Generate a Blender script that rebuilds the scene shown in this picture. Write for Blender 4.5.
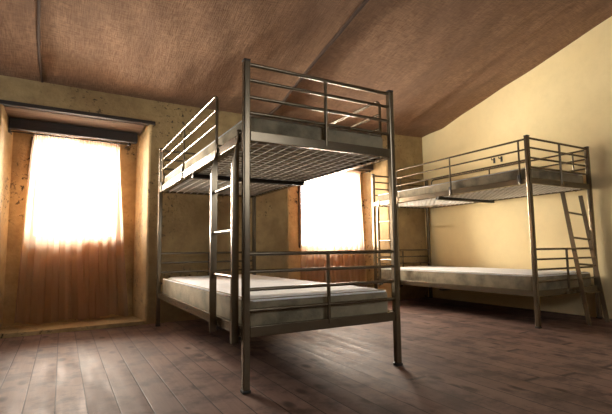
import bpy, bmesh, math, random
from mathutils import Vector, Matrix
random.seed(7)
S = bpy.context.scene
COL = S.collection
for o in list(bpy.data.objects):
    bpy.data.objects.remove(o)

# ------------------------------------------------------------------ camera
cam = bpy.data.cameras.new('camera'); camo = bpy.data.objects.new('camera', cam); COL.objects.link(camo)
cam.sensor_fit = 'HORIZONTAL'; cam.sensor_width = 36.0; cam.lens = 431.87 / 612 * 36
cam.clip_start = .02
yaw, pitch, roll = .5133, .0994, .0119
F = Vector((math.sin(yaw) * math.cos(pitch), math.cos(yaw) * math.cos(pitch), math.sin(pitch)))
R0 = Vector((math.cos(yaw), -math.sin(yaw), 0)); U0 = R0.cross(F)
Rr = R0 * math.cos(roll) - U0 * math.sin(roll)
Uu = R0 * math.sin(roll) + U0 * math.cos(roll)
M = Matrix((Rr, Uu, -F)).transposed().to_4x4(); M.translation = Vector((0, 0, .6192))
camo.matrix_world = M
S.camera = camo

# ------------------------------------------------------------------ sky, light, exposure
S.view_settings.view_transform = 'Standard'; S.view_settings.look = 'None'
S.view_settings.gamma = 1; S.view_settings.use_curve_mapping = False
S.view_settings.exposure = -0.22
W = bpy.data.worlds.new('sky'); S.world = W; W.use_nodes = True
W.node_tree.nodes['Background'].inputs[0].default_value = (.95, .97, 1, 1)
W.node_tree.nodes['Background'].inputs[1].default_value = 9.0

def area(name, loc, rot, sx, sy, power, color, spread=180):
    l = bpy.data.lights.new(name, 'AREA'); l.shape = 'RECTANGLE'; l.size = sx; l.size_y = sy
    l.energy = power; l.color = color; l.spread = math.radians(spread)
    o = bpy.data.objects.new(name, l); COL.objects.link(o); o.location = loc
    o.rotation_euler = rot
    return o
# daylight outside each window, shining into the room (-Y)
P2 = math.pi / 2
area('daylight_window_first', (.09, 4.62, 1.2), (-P2, 0, 0), .95, 1.1, 470, (1, .95, .86))
area('daylight_window_second', (2.85, 4.79, 1.2), (-P2, 0, math.radians(2.8)), 1.15, 1.15, 470, (1, .95, .86))
# added fill lamp outside a made-up opening behind the camera (+Y)
area('fill_lamp_rear', (1.7, -1.48, 1.75), (P2, 0, 0), 1.6, 1.1, 2, (1, .86, .64))
# added lamp brightening the right wall through a made-up left opening (+X)
area('fill_lamp_left', (-2.7, 3.1, .95), (0, -P2, 0), .5, 1.0, 60, (1, .93, .8), 50)

# ------------------------------------------------------------------ helpers
def link(name, bm, mat, parent=None, smooth=False, loc=None):
    me = bpy.data.meshes.new(name)
    bmesh.ops.recalc_face_normals(bm, faces=bm.faces)
    bm.to_mesh(me); bm.free()
    if smooth:
        for p in me.polygons: p.use_smooth = True
        try: me.set_sharp_from_angle(angle=math.radians(40))
        except Exception: pass
    for m in (mat if isinstance(mat, (list, tuple)) else [mat]): me.materials.append(m)
    o = bpy.data.objects.new(name, me); COL.objects.link(o)
    if parent: o.parent = parent
    if loc: o.location = loc
    return o
def struct(name, bm, mat, smooth=False):
    o = link(name, bm, mat, smooth=smooth); o['kind'] = 'structure'; return o
def thing(name, label, cat, loc, rotz=0, group=None):
    o = bpy.data.objects.new(name, None); COL.objects.link(o); o.empty_display_size = .1
    o.location = loc; o.rotation_euler = (0, 0, rotz); tag(o, label, cat, group); return o
def tag(o, label, cat, group=None):
    o['label'] = label; o['category'] = cat
    if group: o['group'] = group
    return o
def box(bm, x0, x1, y0, y1, z0, z1, bev=0, mi=0):
    v = [bm.verts.new((x, y, z)) for x in (x0, x1) for y in (y0, y1) for z in (z0, z1)]
    fs = [bm.faces.new([v[i] for i in q]) for q in
          ((0, 1, 3, 2), (4, 6, 7, 5), (0, 4, 5, 1), (2, 3, 7, 6), (0, 2, 6, 4), (1, 5, 7, 3))]
    for f in fs: f.material_index = mi
    if bev:
        es = list({e for f in fs for e in f.edges})
        bmesh.ops.bevel(bm, geom=es, offset=bev, segments=2, profile=.5, affect='EDGES')
def prism(bm, pts, z0, z1, axis='z'):
    def P(a, b, c): return (a, b, c) if axis == 'z' else ((c, a, b) if axis == 'x' else (a, c, b))
    lo = [bm.verts.new(P(a, b, z0)) for a, b in pts]; hi = [bm.verts.new(P(a, b, z1)) for a, b in pts]
    n = len(pts)
    bm.faces.new(lo[::-1]); bm.faces.new(hi)
    for i in range(n): bm.faces.new([lo[i], lo[(i + 1) % n], hi[(i + 1) % n], hi[i]])
def tube(bm, pts, r, n=10, sx=1.0, up=(0, 0, 1)):
    """round tube along a path; sx squashes it sideways"""
    pts = [Vector(p) for p in pts]; rings = []
    up = Vector(up)
    for i, p in enumerate(pts):
        t = (pts[min(i + 1, len(pts) - 1)] - pts[max(i - 1, 0)]).normalized()
        a = t.cross(up)
        if a.length < .05: a = t.cross(Vector((0, 1, 0)))
        a.normalize(); b = t.cross(a).normalized()
        rings.append([bm.verts.new(p + a * math.cos(k * 2 * math.pi / n) * r * sx + b * math.sin(k * 2 * math.pi / n) * r) for k in range(n)])
    for i in range(len(rings) - 1):
        for k in range(n):
            bm.faces.new([rings[i][k], rings[i][(k + 1) % n], rings[i + 1][(k + 1) % n], rings[i + 1][k]])
    bm.faces.new(rings[0][::-1]); bm.faces.new(rings[-1])
def bend(p0, p1, p2, r=.03, n=5):
    """points rounding the corner p1"""
    p0, p1, p2 = map(Vector, (p0, p1, p2))
    a = p1 + (p0 - p1).normalized() * r; b = p1 + (p2 - p1).normalized() * r
    return [a * (1 - t) ** 2 + p1 * 2 * t * (1 - t) + b * t * t for t in [i / n for i in range(n + 1)]]
NB = bmesh.new

# ------------------------------------------------------------------ materials
def mat(name):
    m = bpy.data.materials.new(name); m.use_nodes = True
    nt = m.node_tree; return m, nt, nt.nodes['Principled BSDF']
def nd(nt, t, **kw):
    n = nt.nodes.new(t)
    for k, v in kw.items():
        if k.startswith('i_'):
            n.inputs[k[2:].replace('_', ' ')].default_value = v
        else: setattr(n, k, v)
    return n
def L(nt, a, b): nt.links.new(a, b)
def ramp(nt, src, stops):
    r = nd(nt, 'ShaderNodeValToRGB'); e = r.color_ramp.elements
    while len(e) < len(stops): e.new(.5)
    for i, (p, c) in enumerate(stops):
        e[i].position = p; e[i].color = (*c, 1) if len(c) == 3 else c
    L(nt, src, r.inputs[0]); return r.outputs[0]
def noise(nt, vec, scale, detail=4, rough=.55):
    n = nd(nt, 'ShaderNodeTexNoise'); n.inputs['Scale'].default_value = scale
    n.inputs['Detail'].default_value = detail; n.inputs['Roughness'].default_value = rough
    L(nt, vec, n.inputs['Vector']); return n.outputs['Fac']
def mapping(nt, sc=(1, 1, 1), rot=(0, 0, 0), loc=(0, 0, 0)):
    tc = nd(nt, 'ShaderNodeTexCoord'); mp = nd(nt, 'ShaderNodeMapping')
    mp.inputs['Scale'].default_value = sc; mp.inputs['Rotation'].default_value = rot; mp.inputs['Location'].default_value = loc
    L(nt, tc.outputs['Object'], mp.inputs['Vector']); return mp.outputs[0]
def mixc(nt, fac, a, b, mode='MIX'):
    m = nd(nt, 'ShaderNodeMix', data_type='RGBA', blend_type=mode)
    for s, v in ((m.inputs[0], fac), (m.inputs[6], a), (m.inputs[7], b)):
        if hasattr(v, 'links'): L(nt, v, s)
        else: s.default_value = v if not isinstance(v, tuple) else (*v, 1)
    return m.outputs[2]
def bump(nt, h, strength, dist, target):
    b = nd(nt, 'ShaderNodeBump'); b.inputs['Strength'].default_value = strength; b.inputs['Distance'].default_value = dist
    L(nt, h, b.inputs['Height']); L(nt, b.outputs[0], target.inputs['Normal'])
def math_(nt, op, a, b=None):
    m = nd(nt, 'ShaderNodeMath', operation=op)
    for i, v in enumerate((a, b)):
        if v is None: continue
        if hasattr(v, 'links'): L(nt, v, m.inputs[i])
        else: m.inputs[i].default_value = v
    return m.outputs[0]

def plaster(name, base, dark, spots=.0, rough_amt=.5, seed=0.):
    m, nt, p = mat(name); v = mapping(nt, loc=(seed, seed, 0))
    n1 = noise(nt, v, 2.2, 6, .6); n2 = noise(nt, v, 11, 6, .65)
    c = mixc(nt, ramp(nt, n1, [(.35, (0, 0, 0)), (.68, (1, 1, 1))]), base, dark)
    k = .6 if spots else .15
    c = mixc(nt, ramp(nt, n2, [(.42, (0, 0, 0)), (.75, (k, k, k))]), c, tuple(x * .62 for x in dark))
    if spots:
        n3 = noise(nt, v, 24, 5, .7); n4 = noise(nt, v, 1.7, 2, .5)
        f = math_(nt, 'MULTIPLY', ramp(nt, n3, [(.56, (0, 0, 0)), (.62, (1, 1, 1))]), ramp(nt, n4, [(.50, (0, 0, 0)), (.60, (1, 1, 1))]))
        f = math_(nt, 'MULTIPLY', f, spots)
        c = mixc(nt, f, c, (.03, .022, .012))
    L(nt, c, p.inputs['Base Color']); p.inputs['Roughness'].default_value = .85
    h = math_(nt, 'ADD', n2, math_(nt, 'MULTIPLY', noise(nt, v, 45, 4), .4))
    bump(nt, h, rough_amt, .012, p); return m
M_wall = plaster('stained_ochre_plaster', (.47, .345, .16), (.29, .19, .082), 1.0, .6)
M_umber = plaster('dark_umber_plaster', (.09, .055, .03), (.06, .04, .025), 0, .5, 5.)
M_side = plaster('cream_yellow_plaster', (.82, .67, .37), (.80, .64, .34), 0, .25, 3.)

def wood(name, a, b, axis=0, rough=.7):
    m, nt, p = mat(name); sc = [30, 30, 30]; sc[axis] = 1.6
    v = mapping(nt, tuple(sc)); n = noise(nt, v, 1, 5, .6)
    L(nt, mixc(nt, ramp(nt, n, [(.3, (0, 0, 0)), (.7, (1, 1, 1))]), a, b), p.inputs['Base Color'])
    p.inputs['Roughness'].default_value = rough; bump(nt, n, .4, .004, p); return m
M_dark = wood('blackened_timber', (.012, .009, .007), (.035, .022, .015))
M_soffit = wood('weathered_lintel_timber', (.12, .08, .055), (.26, .19, .14))
M_jamb = wood('dark_window_timber', (.05, .03, .02), (.10, .06, .04), 2)

# floor boards running along Y
def floor_mat():
    m, nt, p = mat('worn_pine_floorboards')
    tc = nd(nt, 'ShaderNodeTexCoord'); sp = nd(nt, 'ShaderNodeSeparateXYZ'); L(nt, tc.outputs['Object'], sp.inputs[0])
    u = math_(nt, 'DIVIDE', sp.outputs[0], .112)
    idx = math_(nt, 'FLOOR', u); fr = math_(nt, 'SUBTRACT', u, idx)
    wn = nd(nt, 'ShaderNodeTexWhiteNoise', noise_dimensions='1D'); L(nt, idx, wn.inputs['W'])
    # board ends
    yy = math_(nt, 'DIVIDE', math_(nt, 'ADD', sp.outputs[1], math_(nt, 'MULTIPLY', wn.outputs[0], 11.)), 5.2)
    yid = math_(nt, 'FLOOR', yy); yfr = math_(nt, 'SUBTRACT', yy, yid)
    wn2 = nd(nt, 'ShaderNodeTexWhiteNoise', noise_dimensions='2D')
    cb = nd(nt, 'ShaderNodeCombineXYZ'); L(nt, idx, cb.inputs[0]); L(nt, yid, cb.inputs[1]); L(nt, cb.outputs[0], wn2.inputs['Vector'])
    # grain vector shifted per board
    cv = nd(nt, 'ShaderNodeCombineXYZ')
    L(nt, math_(nt, 'ADD', math_(nt, 'MULTIPLY', sp.outputs[0], 1.), math_(nt, 'MULTIPLY', wn2.outputs[0], 31.)), cv.inputs[0])
    L(nt, sp.outputs[1], cv.inputs[1])
    def mp(sc):
        k = nd(nt, 'ShaderNodeMapping'); k.inputs['Scale'].default_value = sc; L(nt, cv.outputs[0], k.inputs[0]); return k.outputs[0]
    g = noise(nt, mp((55, 2.2, 1)), 1, 6, .65); g2 = noise(nt, mp((9, 1.2, 1)), 1, 4, .6)
    c = mixc(nt, ramp(nt, g, [(.3, (0, 0, 0)), (.7, (1, 1, 1))]), (.215, .125, .098), (.135, .074, .056))
    c = mixc(nt, ramp(nt, g2, [(.4, (0, 0, 0)), (.75, (.7, .7, .7))]), c, (.24, .17, .135))
    c = mixc(nt, math_(nt, 'MULTIPLY', wn2.outputs[0], .6), c, (.095, .055, .042))
    # knots
    vo = nd(nt, 'ShaderNodeTexVoronoi'); vo.inputs['Scale'].default_value = 1; L(nt, mp((8, 4.2, 1)), vo.inputs['Vector'])
    kn = ramp(nt, vo.outputs['Distance'], [(.11, (1, 1, 1)), (.24, (0, 0, 0))])
    c = mixc(nt, math_(nt, 'MULTIPLY', kn, .95), c, (.035, .016, .01))
    # scuffs and grime
    tcv = tc.outputs['Object']
    gr = noise(nt, tcv, 5, 7, .7)
    c = mixc(nt, ramp(nt, gr, [(.47, (0, 0, 0)), (.60, (.85, .85, .85))]), c, (.06, .036, .028))
    edge = math_(nt, 'ABSOLUTE', math_(nt, 'SUBTRACT', fr, .5))
    gap = ramp(nt, edge, [(.472, (0, 0, 0)), (.488, (1, 1, 1))])
    ye = math_(nt, 'ABSOLUTE', math_(nt, 'SUBTRACT', yfr, .5))
    gap2 = ramp(nt, ye, [(.4985, (0, 0, 0)), (.4993, (1, 1, 1))])
    gg = math_(nt, 'MAXIMUM', gap, gap2)
    c = mixc(nt, gg, c, (.02, .011, .008))
    L(nt, c, p.inputs['Base Color'])
    L(nt, ramp(nt, g2, [(.2, (.46, .46, .46)), (.8, (.8, .8, .8))]), p.inputs['Roughness'])
    p.inputs['Specular IOR Level'].default_value = .22
    h = math_(nt, 'SUBTRACT', math_(nt, 'MULTIPLY', g, .25), gg)
    bump(nt, h, .3, .003, p); return m
M_floor = floor_mat()

def burlap():
    m, nt, p = mat('brown_burlap_cloth')
    v = mapping(nt)
    w1 = noise(nt, mapping(nt, (210, 14, 14)), 1, 2, .5); w2 = noise(nt, mapping(nt, (14, 210, 60)), 1, 2, .5)
    n = noise(nt, v, 2.5, 5, .6)
    st = noise(nt, mapping(nt, (5, .7, .7), (0, 0, .25)), 1, 5, .6)
    w = math_(nt, 'ADD', math_(nt, 'MULTIPLY', w1, .5), math_(nt, 'MULTIPLY', w2, .5))
    c = mixc(nt, ramp(nt, w, [(.42, (0, 0, 0)), (.58, (1, 1, 1))]), (.155, .083, .045), (.29, .17, .095))
    c = mixc(nt, ramp(nt, n, [(.4, (0, 0, 0)), (.7, (.5, .5, .5))]), c, (.16, .085, .045))
    c = mixc(nt, ramp(nt, st, [(.45, (0, 0, 0)), (.7, (.5, .5, .5))]), c, (.13, .07, .04))
    L(nt, c, p.inputs['Base Color']); p.inputs['Roughness'].default_value = .95
    bump(nt, math_(nt, 'ADD', w, math_(nt, 'MULTIPLY', st, 2.2)), .7, .010, p); return m
M_burlap = burlap()
M_seam_shade = wood('dark_brown_crease_shade', (.045, .025, .016), (.075, .042, .026), 1, .9)  # dark colour standing for the shade in the ceiling seam creases

def metal(name, col, rough, met=.75):
    m, nt, p = mat(name); v = mapping(nt)
    n = noise(nt, v, 30, 4, .6)
    L(nt, mixc(nt, ramp(nt, n, [(.4, (0, 0, 0)), (.8, (.5, .5, .5))]), col, tuple(x * .6 for x in col)), p.inputs['Base Color'])
    p.inputs['Metallic'].default_value = met; p.inputs['Roughness'].default_value = rough; return m
M_steel = metal('satin_grey_lacquered_steel', (.185, .145, .092), .25, .62)
M_wire = metal('bare_steel_wire', (.85, .82, .76), .4, .4)
M_black = metal('black_iron', (.02, .018, .016), .5, .3)

def ticking(name, a, b):
    m, nt, p = mat(name); v = mapping(nt)
    n = noise(nt, v, 9, 5, .6); n2 = noise(nt, v, 90, 2, .5)
    L(nt, mixc(nt, ramp(nt, n, [(.4, (0, 0, 0)), (.7, (1, 1, 1))]), a, b), p.inputs['Base Color'])
    p.inputs['Roughness'].default_value = .9; bump(nt, math_(nt, 'ADD', n, math_(nt, 'MULTIPLY', n2, .3)), .5, .01, p); return m
M_tick = ticking('white_mattress_ticking', (.90, .90, .89), (.80, .81, .82))
M_border = ticking('grey_mattress_border', (.29, .24, .15), (.12, .10, .06))

def sheer():
    m, nt, p = mat('sheer_pinkish_curtain_cloth')
    nt.nodes.remove(p); out = nt.nodes['Material Output']
    v = mapping(nt); w = noise(nt, mapping(nt, (60, 60, 3)), 1, 3)
    col = mixc(nt, w, (.50, .29, .20), (.32, .16, .10))
    d = nd(nt, 'ShaderNodeBsdfDiffuse'); t = nd(nt, 'ShaderNodeBsdfTranslucent'); tr = nd(nt, 'ShaderNodeBsdfTransparent')
    tr.inputs[0].default_value = (1, .93, .86, 1)
    L(nt, col, d.inputs[0]); t.inputs[0].default_value = (.85, .66, .49, 1)
    m1 = nd(nt, 'ShaderNodeMixShader'); m1.inputs[0].default_value = .5; L(nt, d.outputs[0], m1.inputs[1]); L(nt, t.outputs[0], m1.inputs[2])
    m2 = nd(nt, 'ShaderNodeMixShader'); m2.inputs[0].default_value = .55; L(nt, m1.outputs[0], m2.inputs[1]); L(nt, tr.outputs[0], m2.inputs[2])
    L(nt, m2.outputs[0], out.inputs[0]); return m
M_sheer = sheer()
def glass():
    m, nt, p = mat('window_glass'); nt.nodes.remove(p); out = nt.nodes['Material Output']
    g = nd(nt, 'ShaderNodeBsdfGlossy'); g.inputs['Roughness'].default_value = .02; tr = nd(nt, 'ShaderNodeBsdfTransparent')
    f = nd(nt, 'ShaderNodeFresnel'); f.inputs[0].default_value = 1.45
    mx = nd(nt, 'ShaderNodeMixShader'); L(nt, f.outputs[0], mx.inputs[0]); L(nt, tr.outputs[0], mx.inputs[1]); L(nt, g.outputs[0], mx.inputs[2])
    L(nt, mx.outputs[0], out.inputs[0]); return m
M_glass = glass()

# ------------------------------------------------------------------ room shell
XL, XR, YB, YF = -1.35, 4.135, 3.96, -1.3
TH, PIV = math.radians(2.8), Vector((.1, 3.96, 0))     # the window wall stands slightly askew
def askew(o):
    R = Matrix.Rotation(TH, 4, 'Z')
    o.matrix_world = Matrix.Translation(PIV) @ R @ Matrix.Translation(-PIV) @ Matrix.Translation(o.location) @ o.rotation_euler.to_matrix().to_4x4()
    return o
def wall_y(x): return YB + math.tan(TH) * (x - .1)
YN, YO = 4.36, 4.50                     # back of the niches, outside face
def ceil_z(x, y):
    d = max(wall_y(x) - y, -.3)
    base = 1.985 + .0065 * max(0, x) ** 2 + .25 * d + (.02 * (1 - math.exp(-d / .2)) if d > 0 else 0)
    return base
SEAMS = [-2.1, -.185, 1.80, 3.60, 5.4]
def cloth_z(x, y):
    for a, b in zip(SEAMS[:-1], SEAMS[1:]):
        if a <= x <= b:
            t = (x - a) / (b - a); break
    d = max(0, wall_y(x) - y); k = min(1, d / .35)
    sag = -.085 * math.sin(math.pi * t) * k
    # cloth lifts against each seam on one side, droops over it on the other
    sag += -.10 * math.exp(-(1 - t) * (b - a) / .13) * k * (1 if b > 0 and b < 3 else .4)
    wr = (.006 * math.sin(7 * x + 3.2 * y + math.sin(2.3 * y)) + .003 * math.sin(19 * x - 6 * y + 1.6 * math.sin(3.1 * y + x)) + .002 * math.sin(31 * x + 12 * y + 2 * math.sin(2 * x))) * k
    return ceil_z(x, y) + sag + wr
bm = NB(); NX, NY = 220, 130
X0, X1, Y0, Y1 = XL - .3, XR + .3, YF - .4, YB + .7
grid = []
for i in range(NX + 1):
    x = X0 + (X1 - X0) * i / NX
    grid.append([bm.verts.new((x, Y0 + (Y1 - Y0) * j / NY, cloth_z(x, Y0 + (Y1 - Y0) * j / NY))) for j in range(NY + 1)])
for i in range(NX):
    for j in range(NY):
        bm.faces.new([grid[i][j], grid[i + 1][j], grid[i + 1][j + 1], grid[i][j + 1]])
struct('ceiling', bm, M_burlap, smooth=True)
# dark strips painting in crease shade where two widths of cloth meet
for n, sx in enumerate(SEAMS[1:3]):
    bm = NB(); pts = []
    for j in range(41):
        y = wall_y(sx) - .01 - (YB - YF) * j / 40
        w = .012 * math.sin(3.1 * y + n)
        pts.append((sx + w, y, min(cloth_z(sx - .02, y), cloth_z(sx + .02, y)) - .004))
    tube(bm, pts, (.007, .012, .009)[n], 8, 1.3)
    struct('trim_%d' % (n + 1), bm, M_seam_shade, smooth=True)  # not a trim: dark strip standing for crease shade

bm = NB(); box(bm, XL - .3, XR + .3, YF - .4, YO + .2, -.12, 0); struct('floor', bm, M_floor)

# back wall, with two deep splayed window niches
N1 = dict(fl=-.440, fr=.642, bl=-.38, br=.615, wl=-.215, wr=.455, wb=.755, wt=1.565)
N2 = dict(fl=2.084, fr=3.50, bl=2.13, br=3.44, wl=2.47, wr=3.36, wb=.656, wt=1.565)
ZT = 2.22; NT, NFz = 1.785, .03
def wall_seg(bm, a_f, a_b, b_f, b_b):
    """solid between two niches; front x a_f..b_f, back x a_b..b_b with worn rounded arrises"""
    r = .02
    prism(bm, [(a_f + r, YB), (b_f - r, YB), (b_f - .006, YB + .008), (b_f, YB + r + .005), (b_b, YN), (b_b, YO), (a_b, YO), (a_b, YN), (a_f, YB + r + .005), (a_f + .006, YB + .008)], 0, NT)
    prism(bm, [(a_f, YB), (b_f, YB), (b_b, YN), (b_b, YO), (a_b, YO), (a_b, YN)], NT, ZT)
bm = NB()
wall_seg(bm, XL - .3, XL - .3, N1['fl'], N1['bl'])
wall_seg(bm, N1['fr'], N1['br'], N2['fl'], N2['bl'])
wall_seg(bm, N2['fr'], N2['br'], XR + .3, XR + .3)
for N in (N1, N2):
    prism(bm, [(N['fl'], YB), (N['fr'], YB), (N['br'], YN), (N['br'], YO), (N['bl'], YO), (N['bl'], YN)], NT, ZT)      # over the lintel
    prism(bm, [(N['fl'], YB), (N['fr'], YB), (N['br'], YN), (N['bl'], YN)], 0, NFz)                                  # raised niche floor
    box(bm, N['bl'], N['wl'], YN, YO, 0, NT); box(bm, N['wr'], N['br'], YN, YO, 0, NT)
    box(bm, N['wl'], N['wr'], YN, YO, 0, N['wb']); box(bm, N['wl'], N['wr'], YN, YO, N['wt'], NT)
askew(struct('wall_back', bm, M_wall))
# right wall with sloping top
YE = wall_y(XR) + .01
def side_profile(top_extra=.10):
    return [(YF - .3, 0), (YE, 0), (YE, ceil_z(4, YE) + top_extra), (YB - .4, ceil_z(4, YB - .4) + top_extra), (YF - .3, ceil_z(4, YF - .3) + top_extra)]
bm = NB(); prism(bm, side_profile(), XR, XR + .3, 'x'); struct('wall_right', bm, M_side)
LW = (2.75, 3.6, 1.05, 1.8)  # added opening, out of view, sized to shape the left lamp's beam
bm = NB(); zc = lambda y: ceil_z(4, y) + .1
prism(bm, [(YF - .3, 0), (LW[0], 0), (LW[0], zc(LW[0])), (YF - .3, zc(YF - .3))], XL - .3, XL, 'x')
prism(bm, [(LW[1], 0), (YB, 0), (YB, zc(YB)), (LW[1], zc(LW[1]))], XL - .3, XL, 'x')
prism(bm, [(LW[0], 0), (LW[1], 0), (LW[1], LW[2]), (LW[0], LW[2])], XL - .3, XL, 'x')
prism(bm, [(LW[0], LW[3]), (LW[1], LW[3]), (LW[1], zc(LW[1])), (LW[0], zc(LW[0]))], XL - .3, XL, 'x')
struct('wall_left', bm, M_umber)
# unseen wall behind the camera, with an added opening for the rear fill lamp
zt = ceil_z(1, YF) + .1; bm = NB()
box(bm, XL, .9, YF - .3, YF, 0, zt); box(bm, 2.5, XR, YF - .3, YF, 0, zt)
box(bm, .9, 2.5, YF - .3, YF, 0, 1.2); box(bm, .9, 2.5, YF - .3, YF, 2.3, zt)
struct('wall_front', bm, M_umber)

# timber lintels (front edge board, soffit, inner beam)
for n, N in enumerate((N1, N2)):
    xl, xr = N['fl'], N['fr']
    o = bpy.data.objects.new('trim_%d' % (4 + n), None); COL.objects.link(o); o['kind'] = 'structure'
    bm = NB(); box(bm, xl - .06, xr + .05, YB - .012, YB + .05, NT - .025, NT + .006, .004); link('lintel_edge', bm, M_dark, o)
    bm = NB(); prism(bm, [(YB + .05, NT - .03), (YB + .25, NT - .075), (YB + .25, NT), (YB + .05, NT)], xl + .01, xr - .03, 'x'); link('soffit_board', bm, M_soffit, o)
    bm = NB(); box(bm, xl + .035, xr - .06, YB + .19, YB + .25, 1.625, 1.715, .006); link('inner_beam', bm, M_dark, o); askew(o)

# windows: casement frame, central stile, glass
for n, N in enumerate((N1, N2)):
    o = bpy.data.objects.new('window_%d' % (n + 1), None); COL.objects.link(o); o['kind'] = 'structure'
    a, b, c, d = N['wl'], N['wr'], N['wb'], N['wt']; y0, y1 = YO - .07, YO - .02
    bm = NB(); t = .02
    box(bm, a, a + t, y0, y1, c, d, .003); box(bm, b - t, b, y0, y1, c, d, .003)
    box(bm, a + t, b - t, y0, y1, c, c + t, .003); box(bm, a + t, b - t, y0, y1, d - t, d, .003)
    link('window_frame', bm, M_jamb, o)
    bm = NB(); box(bm, a + t, b - t, YO - .048, YO - .044, c + t, d - t)
    link('pane', bm, M_glass, o)
    bm = NB()                       # dark timber lining standing at the left edge of the opening
    if n == 0: box(bm, a - .035, a, YN - .02, YN + .03, 1.25, 1.62, .004)
    else: box(bm, a - .03, a, YN - .02, YN + .03, c - .01, 1.62, .004)
    link('jamb', bm, M_jamb, o); askew(o)
o = bpy.data.objects.new('window_3', None); COL.objects.link(o); o['kind'] = 'structure'  # unseen window, made up to go with the rear fill lamp
bm = NB()
for q in ((.9, .95, 1.2, 2.3), (2.45, 2.5, 1.2, 2.3), (1.67, 1.73, 1.25, 2.25), (.95, 2.45, 1.2, 1.25), (.95, 2.45, 2.25, 2.3)):
    box(bm, q[0], q[1], YF - .12, YF - .07, q[2], q[3])
link('window_frame', bm, M_jamb, o)  # frame of the added, unseen rear window
o = bpy.data.objects.new('window_4', None); COL.objects.link(o); o['kind'] = 'structure'  # unseen window, added for the lamp at the left wall
bm = NB()
for q in ((2.75, 2.79, 1.05, 1.8), (3.56, 3.6, 1.05, 1.8), (2.79, 3.56, 1.05, 1.08), (2.79, 3.56, 1.77, 1.8)):
    box(bm, XL - .2, XL - .15, *q)
link('window_frame', bm, M_jamb, o)  # frame of the added, unseen left window

# ------------------------------------------------------------------ curtains
def curtain(top, bot, z1, z0, y, nf, seed, flare=0.):
    rnd = random.Random(seed); bm = NB(); nu, nv = nf * 9, 46
    ph = [rnd.uniform(-.6, .6) for _ in range(nf + 2)]; am = [rnd.uniform(.6, 1.4) for _ in range(nf + 2)]
    g = []
    for i in range(nu + 1):
        u = i / nu; row = []
        for j in range(nv + 1):
            v = j / nv; z = z1 + (z0 - z1) * v
            xl = top[0] + (bot[0] - top[0]) * v ** .7; xr = top[1] + (bot[1] - top[1]) * v ** 1.3
            k = u * nf; ki = int(k); a = am[ki] * (1 - k + ki) + am[ki + 1] * (k - ki)
            ampl = (.008 + .028 * min(1, v * 3)) * a
            dy = ampl * math.sin(2 * math.pi * k + ph[min(ki, nf)] * v) + .006 * math.sin(4.1 * math.pi * k + 5 * v)
            dx = .35 * ampl * math.sin(4 * math.pi * k + 1.2 * v)
            zz = z + (.012 * math.sin(u * 9 + seed) if j == nv else 0)
            row.append(bm.verts.new((xl + (xr - xl) * u + dx, y + dy - .02 * v, zz)))
        g.append(row)
    for i in range(nu):
        for j in range(nv): bm.faces.new([g[i][j], g[i + 1][j], g[i + 1][j + 1], g[i][j + 1]])
    # short gathered heading standing above the rod
    return bm
def curtain_thing(top, bot, z1, z0, y, nf, seed, label):
    t = thing('curtain', label, 'curtain', ((top[0] + top[1]) / 2, y, z0))
    o = link('cloth', curtain(top, bot, z1, z0, y, nf, seed), M_sheer, t, smooth=True)
    bm = NB(); nu = nf * 24; g = []
    for i in range(nu + 1):
        u = i / nu; x = top[0] + (top[1] - top[0]) * u
        dy = .009 * math.sin(u * nf * 4 * math.pi * 1.7)
        g.append([bm.verts.new((x, y - .012 + dy * (1 - .3 * j), z1 + .028 - .03 * j + .004 * math.sin(u * 60))) for j in range(3)])
    for i in range(nu):
        for j in range(2): bm.faces.new([g[i][j], g[i + 1][j], g[i + 1][j + 1], g[i][j + 1]])
    h = link('heading', bm, M_sheer, t, smooth=True)
    for c in (o, h): c.location = -t.location
    askew(t)
    return t
YC = 4.23
curtain_thing((-.231, .11), (-.311, .19), 1.60, .055, YC, 5, 1, 'sheer pinkish curtain of the left window, its left half')
curtain_thing((.095, .451), (.15, .555), 1.60, .055, YC + .055, 5, 2, 'sheer pinkish curtain of the left window, its right half beside bare plaster')
curtain_thing((2.42, 2.862), (2.37, 2.862), 1.60, .12, YC, 6, 3, 'sheer curtain of the right window behind the front bunk, its left half')
curtain_thing((2.858, 3.33), (2.858, 3.38), 1.60, .12, YC + .06, 6, 4, 'sheer curtain of the right window behind the front bunk, its right half')
for n, (a, b, lab) in enumerate(((-.40, .52, 'thin dark curtain rod under the beam of the left window'), (2.25, 3.42, 'thin dark curtain rod of the window behind the front bunk'))):
    t = thing('curtain_rod', lab, 'curtain rod', ((a + b) / 2, YC - .03, 1.612))
    bm = NB(); tube(bm, [(a, YC - .03, 1.612), (b, YC - .03, 1.612)], .006, 8)
    p = link('rod', bm, M_black, t, smooth=True); p.location = -t.location
    for x in (a, b):
        bm = NB(); bmesh.ops.create_uvsphere(bm, u_segments=10, v_segments=8, radius=.014)
        bmesh.ops.translate(bm, vec=(x, YC - .03, 1.612), verts=bm.verts)
        tube(bm, [(x * .98 + (a + b) * .01, YC - .03, 1.612), (x * .98 + (a + b) * .01, YN, 1.612)], .005, 6)
        p = link('rod_end', bm, M_black, t, smooth=True); p.location = -t.location
    askew(t)

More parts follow.
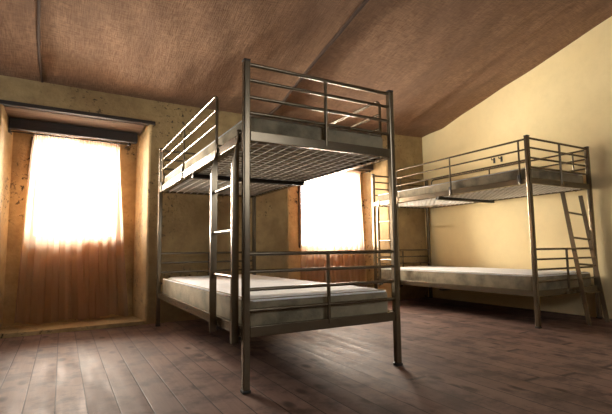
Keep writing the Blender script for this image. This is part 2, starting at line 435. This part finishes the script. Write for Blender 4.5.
# ------------------------------------------------------------------ bunk beds
BW, BL, BH = .869, 2.0, 1.515
def bunk(label, loc, flip, BL=2.0, gap=.44):
    """flip: guard-rail gap (for the ladder) at the far end instead of the near end"""
    t = thing('bunk_bed', label, 'bunk bed', loc, 0)
    Ft = lambda y: BL - y if flip else y
    for x in (0, BW):
        for y in (0, BL):
            bm = NB(); box(bm, x - .0165, x + .0165, y - .0165, y + .0165, .012, BH - .006, .006)
            p = link('post', bm, M_steel, t)
            bm = NB(); box(bm, x - .0175, x + .0175, y - .0175, y + .0175, BH - .008, BH + .002, .004)
            link('end_cap', bm, M_black, p, smooth=True)
            bm = NB(); box(bm, x - .019, x + .019, y - .019, y + .019, 0, .014, .003)
            link('rubber_foot', bm, M_black, p, smooth=True)
    for z0, z1 in ((.236, .283), (1.127, 1.174)):          # bed decks
        for x in (0, BW):
            bm = NB(); box(bm, x - .012, x + .012, .017, BL - .017, z0, z1, .003)
            s = 1 if x == 0 else -1
            box(bm, min(x + s * .012, x + s * .035), max(x + s * .012, x + s * .035), .017, BL - .017, z0, z0 + .004)
            r = link('side_rail', bm, M_steel, t)
            bm = NB()
            for yy in (1.0,):
                xs = x - s * .0125
                tube(bm, [(xs, yy, (z0 + z1) / 2), (xs - s * .004, yy, (z0 + z1) / 2)], .006, 8)
            link('bolt', bm, M_black, r, smooth=True)
        for y in (0, BL):
            bm = NB(); box(bm, .017, BW - .017, y - .012, y + .012, z0, z1, .003)
            link('end_rail', bm, M_steel, t)
        for y in (BL / 2,):
            bm = NB(); box(bm, .013, BW - .013, y - .02, y + .02, z0 - .022, z0 + .004, .002)
            link('cross_bar', bm, M_black, t)
        bm = NB()                                           # welded wire mesh base
        nx, ny = 14, 30
        for i in range(1, nx):
            x = .012 + (BW - .024) * i / nx
            tube(bm, [(x, .013, z0 + .0085), (x, BL - .013, z0 + .0085)], .0028, 5)
        for j in range(1, ny):
            y = .013 + (BL - .026) * j / ny
            tube(bm, [(.012, y, z0 + .012), (BW - .012, y, z0 + .012)], .0038, 5)
        link('wire_base', bm, M_wire, t, smooth=True)
    # head and foot rails
    for zs, zt, zb in (((.605, .525, .445, .352), .605, .29), ((1.497, 1.420, 1.338, 1.262), 1.497, 1.175)):
        for y in (0, BL):
            for k, z in enumerate(zs):
                bm = NB(); tube(bm, [(.012, y, z), (BW - .012, y, z)], .0085 if k else .0095, 10)
                link('rail', bm, M_steel, t, smooth=True)
            bm = NB(); s = -1 if y == 0 else 1
            tube(bm, [(BW / 2, y + s * .006, zb - .03), (BW / 2, y + s * .006, zt - .004)], .0095, 10)
            link('upright', bm, M_steel, t, smooth=True)
    # guard along each long side
    def guard(x, ya, yb, ups):
        g = link_empty_mesh = None
        zs = (1.488, 1.404, 1.318)
        s = -1 if x == 0 else 1
        # top rail bends down into its end uprights
        bm = NB()
        bentA = abs(Ft(ya) - Ft(yb)) and ya > .3            # free end of the gap
        y0, y1 = Ft(ya), Ft(yb); d = 1 if y1 > y0 else -1
        P = [(x, y0, 1.145)] + bend((x, y0, 1.1), (x, y0, zs[0]), (x, y1, zs[0]), .045) + [(x, y1, zs[0])]
        tube(bm, P, .0085, 10, up=(1, 0, 0))
        root = link('guard_rail', bm, M_steel, t, smooth=True)
        for z in zs[1:]:
            bm = NB(); tube(bm, [(x, y0, z), (x, y1, z)], .0075, 10); link('bar', bm, M_steel, root, smooth=True)
        for yy in ups:
            yy = Ft(yy)
            bm = NB(); tube(bm, [(x + s * .012, yy, 1.125), (x + s * .012, yy, 1.175), (x + s * .002, yy, 1.20), (x + s * .002, yy, zs[0])], .0075, 8, up=(1, 0, 0))
            u = link('upright', bm, M_steel, root, smooth=True)
            bm = NB(); box(bm, x + s * .012 - .006, x + s * .012 + .006, yy - .014, yy + .014, 1.135, 1.205, .003); link('clamp', bm, M_black, root)
    guard(0, gap, BL - .012, (1.18, 1.9))
    guard(BW, .09, BL - .012, (.95, 1.85))
    return t
bed1 = bunk('grey metal bunk bed standing alone in the foreground', (.7237, 1.8417, 0), False)
bed2 = bunk('grey metal bunk bed in the far right corner against the yellow wall', (3.218, 2.0886, 0), True, 1.975, .415)

def mattress(label, loc, seed, BL=2.0, h=.145):
    t = thing('mattress', label, 'mattress', loc)
    rnd = random.Random(seed); x0, x1, y0, y1 = .022, BW - .022, .022, BL - .022
    bm = NB(); NXm, NYm = 18, 36; c = .03
    # rounded slab: superellipse section swept as a grid top, side band and bottom
    def inset(u, v, w):
        return (x0 + w + (x1 - x0 - 2 * w) * u, y0 + w + (y1 - y0 - 2 * w) * v)
    layers = [(.018, 0.), (.004, .012), (0, .03), (0, h - .028), (.005, h - .01), (.02, h)]
    def ring(w, z):
        r = []; rc = .035
        for cx, cy, a0 in ((x1 - rc, y0 + rc, -90), (x1 - rc, y1 - rc, 0), (x0 + rc, y1 - rc, 90), (x0 + rc, y0 + rc, 180)):
            for k in range(5):
                a = math.radians(a0 + 22.5 * k); rr = rc - w
                r.append(bm.verts.new((cx + rr * math.cos(a), cy + rr * math.sin(a), z)))
        return r
    rings = [ring(w, z) for w, z in layers]; n = len(rings[0])
    for a, b in zip(rings[:-1], rings[1:]):
        for i in range(n): bm.faces.new([a[i], a[(i + 1) % n], b[(i + 1) % n], b[i]])
    bm.faces.new(rings[0][::-1])
    body = link('border', bm, M_border, t, smooth=True)
    # quilted top panel
    bm = NB(); g = []
    for i in range(NXm * 2 + 1):
        row = []
        for j in range(NYm * 2 + 1):
            u, v = i / NXm / 2, j / NYm / 2; x, y = inset(u, v, .012)
            e = min(u, 1 - u) * (x1 - x0); f = min(v, 1 - v) * (y1 - y0)
            dome = min(1, e / .05) * min(1, f / .05)
            q = .0015 * (abs(math.sin(u * 5 * math.pi)) + abs(math.sin(v * 11 * math.pi)))
            row.append(bm.verts.new((x, y, h - .012 + .016 * dome + q * dome + .002 * rnd.random() * dome)))
        g.append(row)
    for i in range(NXm * 2):
        for j in range(NYm * 2): bm.faces.new([g[i][j], g[i + 1][j], g[i + 1][j + 1], g[i][j + 1]])
    link('top_panel', bm, M_tick, t, smooth=True)
    for z in (.006, h - .008):
        bm = NB(); w = .006
        tube(bm, [(x0 + .03, y0 + w, z), (x1 - .03, y0 + w, z), (x1 - w, y0 + .03, z), (x1 - w, y1 - .03, z), (x1 - .03, y1 - w, z), (x0 + .03, y1 - w, z), (x0 + w, y1 - .03, z), (x0 + w, y0 + .03, z), (x0 + .03, y0 + w, z)], .005, 6)
        link('piping', bm, M_tick, t, smooth=True)
    return t
b1, b2 = (.7237, 1.8417), (3.218, 2.0886)
mattress('white mattress on the lower deck of the foreground bunk', (*b1, .2540), 1)
mattress('white mattress on the upper deck of the foreground bunk, under the ceiling', (*b1, 1.145), 2, 2.0, .12)
mattress('white mattress on the lower deck of the corner bunk, in shade', (*b2, .2540), 3, 1.975)
mattress('pale mattress on the upper deck of the corner bunk', (*b2, 1.145), 4, 1.975, .12)

# ------------------------------------------------------------------ ladders
def ladder(label, loc):
    """hangs on the outside (-x) of a deck rail; stiles at y 0 and .36"""
    t = thing('bunk_ladder', label, 'ladder', loc)
    for y in (0, .325):
        bm = NB()
        pts = [(-.032, .205), (-.032, .98), (-.034, 1.06), (-.022, 1.125), (-.013, 1.155), (-.013, 1.186)]
        # flat stile swept in the x-z plane
        lo = []; hi = []
        w = [.036] * 2 + [.036, .03, .018, .006]
        prof = [(-.047, .205), (-.047, 1.03), (-.034, 1.09), (-.020, 1.15), (-.020, 1.192), (.022, 1.192), (.022, 1.165), (.0155, 1.165), (.0155, 1.184), (-.0135, 1.184), (-.0135, 1.12), (-.0135, .99), (-.0135, .205)]
        prism(bm, prof, y - .008, y + .008, 'y')
        st = link('stile', bm, M_steel, t)
        bm = NB(); prism(bm, [(-.0135, .245), (.022, .21), (.022, .228), (-.0135, .285)] if False else [(-.0135, .215), (.018, .215), (.018, .231), (-.0135, .231)], y - .005, y + .005, 'y')
        link('rest', bm, M_black, st)
    for z in (.50, .715, .93):
        bm = NB(); tube(bm, [(-.028, .004, z), (-.028, .321, z)], .0095, 10, up=(1, 0, 0)); link('rung', bm, M_steel, t, smooth=True)
    return t
ladder('grey metal ladder hooked on the side of the foreground bunk', (b1[0], b1[1] + .062, 0))
ladder('grey metal ladder hooked on the window end of the corner bunk', (b2[0], b2[1] + 1.975 - .08 - .355, 0))
# loose ladder leaning on the end of the corner bunk
t = thing('bunk_ladder', 'loose metal ladder leaning against the near end of the corner bunk', 'ladder', (3.632, 1.945, .003)); t.rotation_euler.y = .07
A0, A1 = Vector((0, 0, .006)), Vector((0, .335, 1.095)); dv = (A1 - A0)
for x in (0.02, .295):
    bm = NB()
    prism(bm, [(-.016, .0), (.016, .0), (.183 + .014, 1.092), (.183 - .018, 1.092)], x - .006, x + .006, 'x')
    link('stile', bm, M_steel, t)
for z in (.26, .48, .70, .915):
    y = .183 * z / 1.092
    bm = NB(); tube(bm, [(.024, y, z), (.291, y, z)], .009, 10); link('rung', bm, M_steel, t, smooth=True)

# ------------------------------------------------------------------ wall hooks
for yy, lab in ((2.985, 'small dark wall hook above the corner bunk, the one nearer the camera'), (3.075, 'small dark wall hook above the corner bunk, the one nearer the windows')):
    t = thing('wall_hook', lab, 'hook', (XR, yy, 1.58))
    bm = NB(); box(bm, -.006, 0, -.012, .012, -.03, .03, .002); link('back_plate', bm, M_black, t)
    bm = NB(); tube(bm, [(-.004, 0, .012), (-.03, 0, .006)] + bend((-.03, 0, .006), (-.045, 0, 0), (-.045, 0, .02), .01) + [(-.047, 0, .022)], .005, 8, up=(0, 1, 0))
    link('peg', bm, M_black, t, smooth=True)

# repeats of a kind share a group
GROUPS = {'bunk bed': 'metal bunk beds', 'mattress': 'mattresses on the bunk decks', 'ladder': 'bunk bed ladders', 'curtain': 'sheer curtains in the window niches',
          'curtain rod': 'rods of the window curtains', 'hook': 'hooks on the yellow wall'}
for o in bpy.data.objects:
    if o.parent is None and o.get('category') in GROUPS: o['group'] = GROUPS[o['category']]
